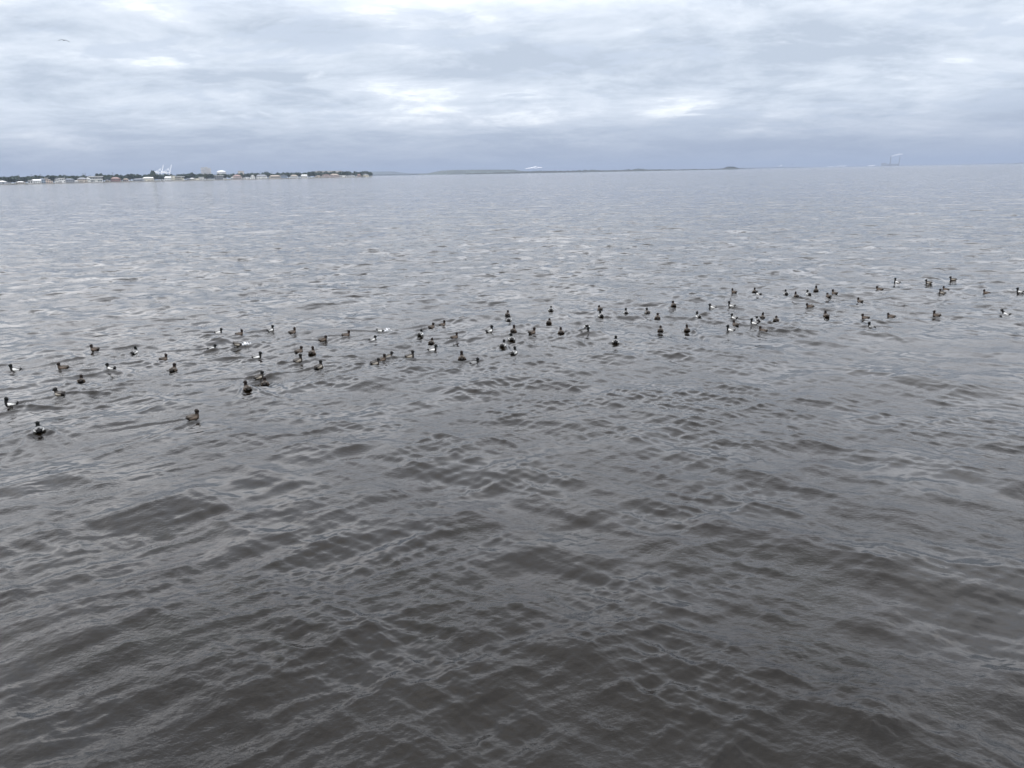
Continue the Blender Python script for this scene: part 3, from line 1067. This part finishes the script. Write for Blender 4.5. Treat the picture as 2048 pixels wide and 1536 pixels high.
def ridge(name, prof, d, depth, m, kind, lab=None, cat=None, jag=0.0, step=2.0, below=3.0):
    """a body of land whose skyline follows prof [(column, row)], with a front slope, a top and a back"""
    xs = np.arange(prof[0][0], prof[-1][0] + .01, step)
    ys = np.interp(xs, [p[0] for p in prof], [p[1] for p in prof])
    mb = MB()
    rings = []
    jg = 0
    for i, (px, py) in enumerate(zip(xs, ys)):
        jg = random.uniform(-1, 1) * jag
        ends = 0.0 if (i == 0 or i == len(xs) - 1) else 1.0
        z = max(0.4, far_z(px, py + jg * ends, d))
        ring = []
        for (f, hh) in ((0.0, -below), (0.0, min(z, .6)), (.28, z * .72), (.42, z), (.75, z * .98), (1.0, z * .3), (1.0, -below)):
            q = d + (f - .42) * depth + (random.uniform(-1, 1) * depth * .03 if 0 < f < 1 else 0)
            x, y = far_pt(px, q)
            ring.append((x, y, hh * (1 + random.uniform(-.04, .04) * (jag > 0))))
        rings.append(ring)
    n = 7
    vs_ = [p for r_ in rings for p in r_]
    fs = [(i * n + j, (i + 1) * n + j, (i + 1) * n + j + 1, i * n + j + 1) for i in range(len(rings) - 1) for j in range(n - 1)]
    fs += [tuple(range(n)), tuple((len(rings) - 1) * n + j for j in range(n))[::-1]]
    mb.poly(vs_, fs)
    o = mb.build(name, m, smooth=False)
    tag(o, lab, cat, kind=kind)
    return o


ridge('hill', [(640, 352), (700, 347.5), (740, 345.8), (786, 345.2), (800, 347), (818, 348.8), (860, 349)], 13500, 700, M_mound, 'structure')
ridge('hill', [(836, 349.2), (858, 348), (870, 345.5), (884, 343.2), (905, 342), (950, 341.4), (1000, 341.2), (1028, 341.2), (1040, 343.2), (1062, 344.4)], 7600, 500, M_mound, 'structure')
ridge('coast', [(690, 351), (760, 350.4), (860, 348.9), (960, 346.9), (1060, 345), (1110, 343.5)], 8600, 250, M_forest, 'structure', jag=.25)
ridge('far_forest', [(930, 347.4), (985, 346.2), (1000, 345.2), (1045, 344.4), (1062, 343.4), (1078, 342.6), (1130, 342.6), (1150, 342.2), (1158, 341), (1164, 341.8), (1170, 340.4),
                     (1176, 341.5), (1184, 340.2), (1192, 340.6), (1200, 341.2), (1240, 340.4), (1253, 339.4), (1258, 338.6), (1262, 339.8), (1268, 338.8), (1275, 337.6),
                     (1285, 338), (1300, 338.8), (1340, 338.3), (1355, 339), (1362, 338.2), (1390, 337.4), (1404, 337.8), (1450, 336.2), (1472, 335.5), (1490, 336.4), (1510, 336.4)], 5000, 200, M_forest, 'stuff',
      'dark low wooded shoreline across the bay', 'woods', jag=.35, step=1.5)
ridge('hill', [(1446, 336), (1452, 333.4), (1456, 332.6), (1468, 332.6), (1473, 334), (1478, 335.5)], 5150, 110, M_forest, 'structure')
ridge('coast', [(1440, 336.2), (1520, 334.8), (1560, 333.8), (1640, 332), (1700, 330.4), (1760, 328.8), (1800, 328), (1860, 326.8), (1930, 325.8), (2060, 323.8), (2200, 321.5)], 13500, 400, M_forest, 'structure', jag=.2)

# power station
D_P = 12800
x, y = far_pt(1780, D_P)
o = empty('power_station', (x, y, 1.0), -far_az(1780))
tag(o, 'distant power station with two thin chimneys on the far coast', 'power station')
u = D_P / FPX
hz = lambda py, px=1780: far_z(px, py, D_P) - 1.0
MB().box(-14 * u, -5.5 * u, -30, 30, 0, hz(323.6, 1771)).build('boiler_house', M_steel, o)
MB().box(-5.4 * u, 14 * u, -26, 26, 0, hz(325.2)).build('turbine_hall', M_steel, o)
MB().cone((0.0, -40, 0), (0.0, -40, hz(313)), 9, 6.5, 12).build('chimney', M_steel, o)
MB().cone((13.5 * u, -40, 0), (14.2 * u, -40, hz(312.6, 1794)), 7.0, 5.0, 12).build('chimney', M_steel, o)


# steam plumes: lumps that swell along a drifting path
def puffs(name, path, d, lab, cat='steam plume'):
    bm = bmesh.new()
    x0, y0 = far_pt(path[0][0], d)
    for i in range(len(path) - 1):
        (ax, ay, ar), (bx, by, br) = path[i], path[i + 1]
        n = max(2, int(abs(bx - ax) + abs(by - ay)) + 1)
        for q in range(n):
            f = q / n
            px, py, pr = ax + (bx - ax) * f, ay + (by - ay) * f, ar + (br - ar) * f
            for w_ in range(2):
                jx, jy = random.uniform(-.6, .6) * pr, random.uniform(-.45, .45) * pr
                x, y = far_pt(px + jx, d + random.uniform(-1, 1) * pr * d / FPX * .6)
                z = far_z(px, py + jy, d)
                rad = pr * d / FPX * random.uniform(.5, .8)
                mt = Matrix.Translation((x - x0, y - y0, z)) @ Matrix.Diagonal((1.25, 1, .8, 1))
                bmesh.ops.create_icosphere(bm, subdivisions=2, radius=rad, matrix=mt)
    for v in bm.verts:
        v.co += Vector((random.uniform(-1, 1), random.uniform(-1, 1), random.uniform(-1, 1))) * (path[0][2] * d / FPX * .08)
    me = bpy.data.meshes.new(name)
    bm.to_mesh(me)
    bm.free()
    me.materials.append(M_plume)
    me.polygons.foreach_set('use_smooth', [True] * len(me.polygons))
    ob = link(name, me, None, (x0, y0, 0))
    tag(ob, lab, cat)
    return ob


puffs('steam_plume', [(1051, 340, .8), (1060, 338.6, 1.1), (1066, 337.6, 1.2), (1073, 335.2, 1.0)], 9000, 'bright white steam plume rising left of the low wooded shore')
puffs('steam_plume', [(1070, 339.2, .8), (1078, 337.2, 1.2), (1085, 337.6, .9)], 9050, 'second smaller white steam plume close to the brighter one')
puffs('steam_plume', [(1557, 332.6, .5), (1561, 331, .7), (1564, 329.8, .6)], 12500, 'thin slanting white plume left of the far bird')
puffs('steam_plume', [(1656, 331.2, .4), (1669, 330.6, .5)], 12500, 'faint low white streak on the far coast, left one')
puffs('steam_plume', [(1673, 330.2, .5), (1684, 329.6, .8), (1692, 328.8, .7)], 12500, 'brighter low white plume on the far coast, middle one')
puffs('steam_plume', [(1736, 328.8, .5), (1744, 328.2, .8), (1750, 327.8, .6)], 12500, 'low white plume just left of the power station')
puffs('steam_plume', [(1781, 312.4, .5), (1788, 310.4, .8), (1796, 309, 1.1), (1803, 308.6, .5)], 12790, 'pale smoke drifting right from the power station chimney', 'smoke')
for (px, py, lab) in ((976, 346.6, 'tiny white sailing boat off the far hill, left one'), (983, 346.6, 'tiny white sailing boat off the far hill, right one')):
    x, y = far_pt(px, 5200)
    o = empty('sailing_boat', (x, y, -.2), .6)
    tag(o, lab, 'boat', 'white boats off the far hill')
    MB().poly([(-5, -1.4, 1.3), (5, 0, 1.5), (-5, 1.4, 1.3), (-4.6, -.9, 0), (4, 0, 0), (-4.6, .9, 0)],
              [(0, 1, 2), (3, 5, 4), (0, 3, 4, 1), (1, 4, 5, 2), (2, 5, 3, 0)]).build('hull', M_crane, o)
    MB().bar((.6, 0, 1.45), (.6, 0, 13), .10, 6).build('mast', M_crane, o)
    MB().poly([(.4, .03, 2.4), (-4.4, .03, 2.4), (.45, .03, 12.5), (.4, -.03, 2.4), (-4.4, -.03, 2.4), (.45, -.03, 12.5)],
              [(0, 1, 2), (5, 4, 3), (0, 3, 4, 1), (1, 4, 5, 2), (2, 5, 3, 0)]).build('sail', M_crane, o)

# ------------------------------------------------------------------ birds
M_duck = mat('plumage', (1, 1, 1), .6, .22, 40, .12, attr='plumage')
M_bill = mat('bill', (.10, .13, .16), .4, .1, 30)
M_dark = mat('dark_feathers', (.012, .011, .011), .6, .2, 40)
M_wingM = mat('drake_wing', (.12, .12, .12), .6, .35, 60)
M_wingD = mat('dull_wing', (.045, .041, .037), .6, .30, 60)
M_wingF = mat('hen_wing', (.040, .032, .025), .6, .30, 60)


def blob_mesh(blobs, voxel, smooth=4):
    """one continuous skin over overlapping ellipsoids: (centre, radii, pitch)"""
    bm = bmesh.new()
    for (c, r, pit) in blobs:
        mt = Matrix.Translation(c) @ Matrix.Rotation(pit, 4, 'X') @ Matrix.Diagonal((*r, 1))
        bmesh.ops.create_icosphere(bm, subdivisions=3, radius=1.0, matrix=mt)
    me = bpy.data.meshes.new('tmp')
    bm.to_mesh(me)
    bm.free()
    ob = bpy.data.objects.new('tmp', me)
    COL.objects.link(ob)
    md = ob.modifiers.new('r', 'REMESH')
    md.mode = 'VOXEL'
    md.voxel_size = voxel
    ms = ob.modifiers.new('s', 'SMOOTH')
    ms.iterations = smooth
    ms.factor = .5
    dg = bpy.context.evaluated_depsgraph_get()
    out = bpy.data.meshes.new_from_object(ob.evaluated_get(dg))
    bpy.data.objects.remove(ob)
    bpy.data.meshes.remove(me)
    out.polygons.foreach_set('use_smooth', [True] * len(out.polygons))
    return out


POSE = {  # head centre (y, z), draught offset
    'n': (.128, .172, 0.0), 'n2': (.136, .158, -.004), 'n3': (.120, .184, .004), 'tall': (.118, .200, 0.0), 'low': (.142, .128, -.012), 'reach': (.205, .150, -.01),
    'sunk': (.15, .02, -.075), 'sunkn': (.125, .190, -.045), 'dive': (.20, -.10, .0)}
DUCK_CACHE = {}


def duck_parts(kind, pose, turn):
    key = (kind, pose, turn)
    if key in DUCK_CACHE:
        return DUCK_CACHE[key]
    hy, hz_, off = POSE[pose]
    B = [((0, -.015, .034), (.096, .150, .086), 0), ((0, .075, .028), (.080, .078, .072), 0), ((0, -.120, .040), (.064, .075, .038), -.05),
         ((.048, -.02, .03), (.058, .120, .058), 0), ((-.048, -.02, .03), (.058, .120, .058), 0)]
    n0 = Vector((0, .098, .060))
    n1 = Vector((0, hy - .020, hz_ - .018))
    for i in range(7):
        f = i / 6
        p = n0.lerp(n1, f) + Vector((0, .010 * math.sin(math.pi * f), 0))
        r = .056 * (1 - f) + .036 * f
        B.append((tuple(p), (r, r, r), 0))
    tr = math.radians(turn)
    hd = Vector((0, hy, hz_))
    rot = Matrix.Rotation(-tr, 3, 'Z')
    piv = Vector((0, hy - .02, hz_))

    def hp(v):
        return piv + rot @ (Vector(v) + hd - piv)
    for (v, r) in (((0, 0, 0), .050), ((0, -.018, .010), .048), ((0, .016, -.004), .043), ((0, .036, -.010), .030), ((0, -.018, .028), .034)):
        B.append((tuple(hp(v)), (r * .92, r, r), 0))
    me = blob_mesh(B, .0115, 3)
    n = len(me.vertices)
    P = np.empty(n * 3)
    me.vertices.foreach_get('co', P)
    P = P.reshape(-1, 3)
    c = np.empty((n, 4))
    c[:, 3] = 1
    x_, y_, z_ = P[:, 0], P[:, 1], P[:, 2]
    j = np.sin(x_ * 230) * np.sin(y_ * 190 + 1) * np.sin(z_ * 260 + 2) * .006
    if kind == 'F':
        back, flank, breast, tail, head = (.042, .033, .026), (.085, .066, .052), (.040, .029, .022), (.012, .010, .008), (.010, .007, .006)
    elif kind == 'D':
        back, flank, breast, tail, head = (.045, .04, .036), (.21, .19, .16), (.020, .017, .015), (.016, .014, .013), (.008, .008, .008)
    else:
        back, flank, breast, tail, head = (.13, .13, .13), (.54, .54, .52), (.005, .005, .005), (.005, .005, .005), (.004, .005, .005)
    c[:, :3] = flank
    c[(z_ + j > .072)] = (*back, 1)
    c[(np.abs(x_) < .045 + j) & (z_ > .05)] = (*back, 1)
    c[(y_ + j > .070)] = (*breast, 1)
    c[(y_ + j < -.092) & ((np.abs(x_) < .06) | (y_ < -.13))] = (*tail, 1)
    up = n0.lerp(n1, .25)
    c[(z_ + j > min(.108, hz_ - .03)) & (y_ > .045)] = (*head, 1)
    dh = np.linalg.norm(P - np.array(hd), axis=1)
    c[dh < .074] = (*head, 1)
    if kind == 'F':
        fb = np.array(hp((0, .050, -.006)))
        c[np.linalg.norm(P - fb, axis=1) < .026] = (.62, .58, .52, 1)
    at = me.attributes.new('plumage', 'FLOAT_COLOR', 'POINT')
    at.data.foreach_set('color', c.astype(np.float32).ravel())
    me.materials.clear()
    me.materials.append(M_duck)
    me.name = 'duck_body'
    # bill
    bb = MB()
    pts_ = [(-.012, .040, -.016), (.012, .040, -.016), (.012, .040, .006), (-.012, .040, .006),
            (-.013, .070, -.016), (.013, .070, -.016), (.009, .070, -.006), (-.009, .070, -.006),
            (-.010, .090, -.018), (.010, .090, -.018), (.007, .088, -.012), (-.007, .088, -.012)]
    fs_ = [(3, 2, 1, 0), (8, 9, 10, 11)]
    for q in (0, 4):
        fs_ += [(q, q + 1, q + 5, q + 4), (q + 1, q + 2, q + 6, q + 5), (q + 2, q + 3, q + 7, q + 6), (q + 3, q, q + 4, q + 7)]
    bb.poly([hp((p[0] * 1.15, p[1] + .010, p[2])) for p in pts_], fs_)
    bill = bb.mesh('bill', M_bill, True)
    tl = MB()
    tl.poly([(-.040, -.160, .044), (.040, -.160, .044), (.030, -.208, .040), (0, -.220, .039), (-.030, -.208, .040),
             (-.040, -.160, .026), (.040, -.160, .026), (.030, -.208, .032), (0, -.220, .033), (-.030, -.208, .032)],
            [(0, 4, 3, 2, 1), (5, 6, 7, 8, 9), (0, 1, 6, 5), (1, 2, 7, 6), (2, 3, 8, 7), (3, 4, 9, 8), (4, 0, 5, 9)])
    tail_me = tl.mesh('tail', M_dark)
    wings = []
    wmt = {'M': M_wingM, 'D': M_wingD, 'F': M_wingF}[kind]
    for s_ in (-1, 1):
        bm = bmesh.new()
        mt = Matrix.Translation((s_ * .050, -.055, .072)) @ Matrix.Rotation(s_ * .42, 4, 'Y') @ Matrix.Rotation(-.06, 4, 'X') @ Matrix.Diagonal((.046, .112, .030, 1))
        bmesh.ops.create_uvsphere(bm, u_segments=12, v_segments=8, radius=1, matrix=mt)
        wm_ = bpy.data.meshes.new('wing')
        bm.to_mesh(wm_)
        bm.free()
        wm_.materials.append(wmt)
        wm_.polygons.foreach_set('use_smooth', [True] * len(wm_.polygons))
        wings.append(wm_)
    DUCK_CACHE[key] = (me, bill, tail_me, wings)
    return DUCK_CACHE[key]


for (x, y, h), (px, py, kind, hd, pose, turn, lab) in zip(DUCK_POS, DUCKS):
    if pose == 'n':
        pose = ('n', 'n2', 'n3')[int(px * 7 + py) % 3]
        turn += (-18, 0, 0, 18)[int(px + py * 3) % 4]
    me, bill, tail_me, wings = duck_parts(kind, pose, turn)
    e = .12
    z = wave_height(x, y)
    sxw = (wave_height(x + e, y) - wave_height(x - e, y)) / (2 * e)
    syw = (wave_height(x, y + e) - wave_height(x, y - e)) / (2 * e)
    o = empty('duck', (x, y, z + POSE[pose][2] + .008), -h)
    pitch = (sxw * math.sin(h) + syw * math.cos(h)) * .7
    if pose == 'dive':
        pitch = math.radians(-24)
        o.location.z += .015
    roll_ = -(sxw * math.cos(h) - syw * math.sin(h)) * .7
    o.rotation_euler = (pitch, roll_, -h)
    s_ = random.uniform(.75, .83)
    o.scale = (s_ * 1.16, s_, s_)
    tag(o, lab, 'duck', 'ducks swimming on the bay')
    link('body', me, o)
    link('bill', bill, o)
    link('tail', tail_me, o)
    for wmesh in wings:
        link('wing', wmesh, o)


# white water at the heads of the diving ducks
M_spray = mat('spray', (.85, .87, .9), .3, .05, 20)
for (i, lab) in ((17, 'small white splash at the head of the pale tipping duck'), (28, 'white splash at the head of the humped diving drake'),
                 (54, 'white splash around the tipping drake with black rump')):
    (x, y, h) = DUCK_POS[i]
    bm = bmesh.new()
    for q in range(46):
        a = random.uniform(0, 6.28)
        r = abs(random.gauss(0, .07))
        zz_ = abs(random.gauss(0, .035)) + .01
        rad = random.uniform(.004, .013)
        bmesh.ops.create_icosphere(bm, subdivisions=1, radius=rad, matrix=Matrix.Translation((r * math.cos(a), r * math.sin(a), zz_)) @ Matrix.Diagonal((1.6, 1.3, .8, 1)))
    me = bpy.data.meshes.new('splash')
    bm.to_mesh(me)
    bm.free()
    me.materials.append(M_spray)
    k = .24 if i != 54 else .0
    xs, ys = x + k * math.sin(h), y + k * math.cos(h)
    ob = link('splash', me, None, (xs, ys, wave_height(xs, ys)))
    tag(ob, lab, 'splash', kind='stuff')

# birds on the wing


def flying_bird(px, py, d, span, bank, lab, tint):
    v = ray(px, py)
    p = Vector((0, 0, CAM_H)) + v * d
    B = [((0, 0, 0), (.055, .20, .05), 0), ((0, .20, .015), (.035, .06, .034), 0), ((0, .27, .01), (.014, .06, .012), 0), ((0, -.22, .0), (.05, .09, .014), 0)]
    for s_ in (-1, 1):
        for i in range(15):
            f = i / 14
            xx = s_ * (.03 + f * .47)
            zz_ = .05 * math.sin(min(1, f * 2.2) * math.pi / 2) - .16 * max(0, f - .38) ** 1.25 * 1.9
            ch = .085 * (1 - f * .62)
            B.append(((xx, .03 - .06 * max(0, f - .4), zz_), (.028, ch, .014), 0))
    me = blob_mesh(B, .012, 1)
    me.materials.clear()
    me.materials.append(tint)
    me.name = 'bird_body'
    o = link('flying_bird', me, None, tuple(p))
    o.scale = (span, span, span)
    o.rotation_euler = (0, bank, -math.atan2(v.x, v.y) + .15)
    tag(o, lab, 'bird')
    return o


flying_bird(128, 80.5, 110, 1.1, math.radians(4), 'dark bird gliding on drooped wings high in the cloudy sky', M_dark)
flying_bird(1585, 328.5, 150, .48, math.radians(-18), 'tiny dark bird flying low just above the far coast', M_dark)

# ------------------------------------------------------------------ haze
hm = bpy.data.materials.new('haze_air')
hm.use_nodes = True
ht = hm.node_tree
ht.nodes.clear()
pv = ht.nodes.new('ShaderNodeVolumePrincipled')
pv.inputs['Color'].default_value = (.31, .365, .465, 1)
pv.inputs['Density'].default_value = 7.5e-5
pv.inputs['Anisotropy'].default_value = 0.0
ho = ht.nodes.new('ShaderNodeOutputMaterial')
ht.links.new(pv.outputs[0], ho.inputs['Volume'])
hb = MB().box(-47000, 47000, -47000, 47000, -5.0, 240).build('haze', hm)
tag(hb, kind='stuff')
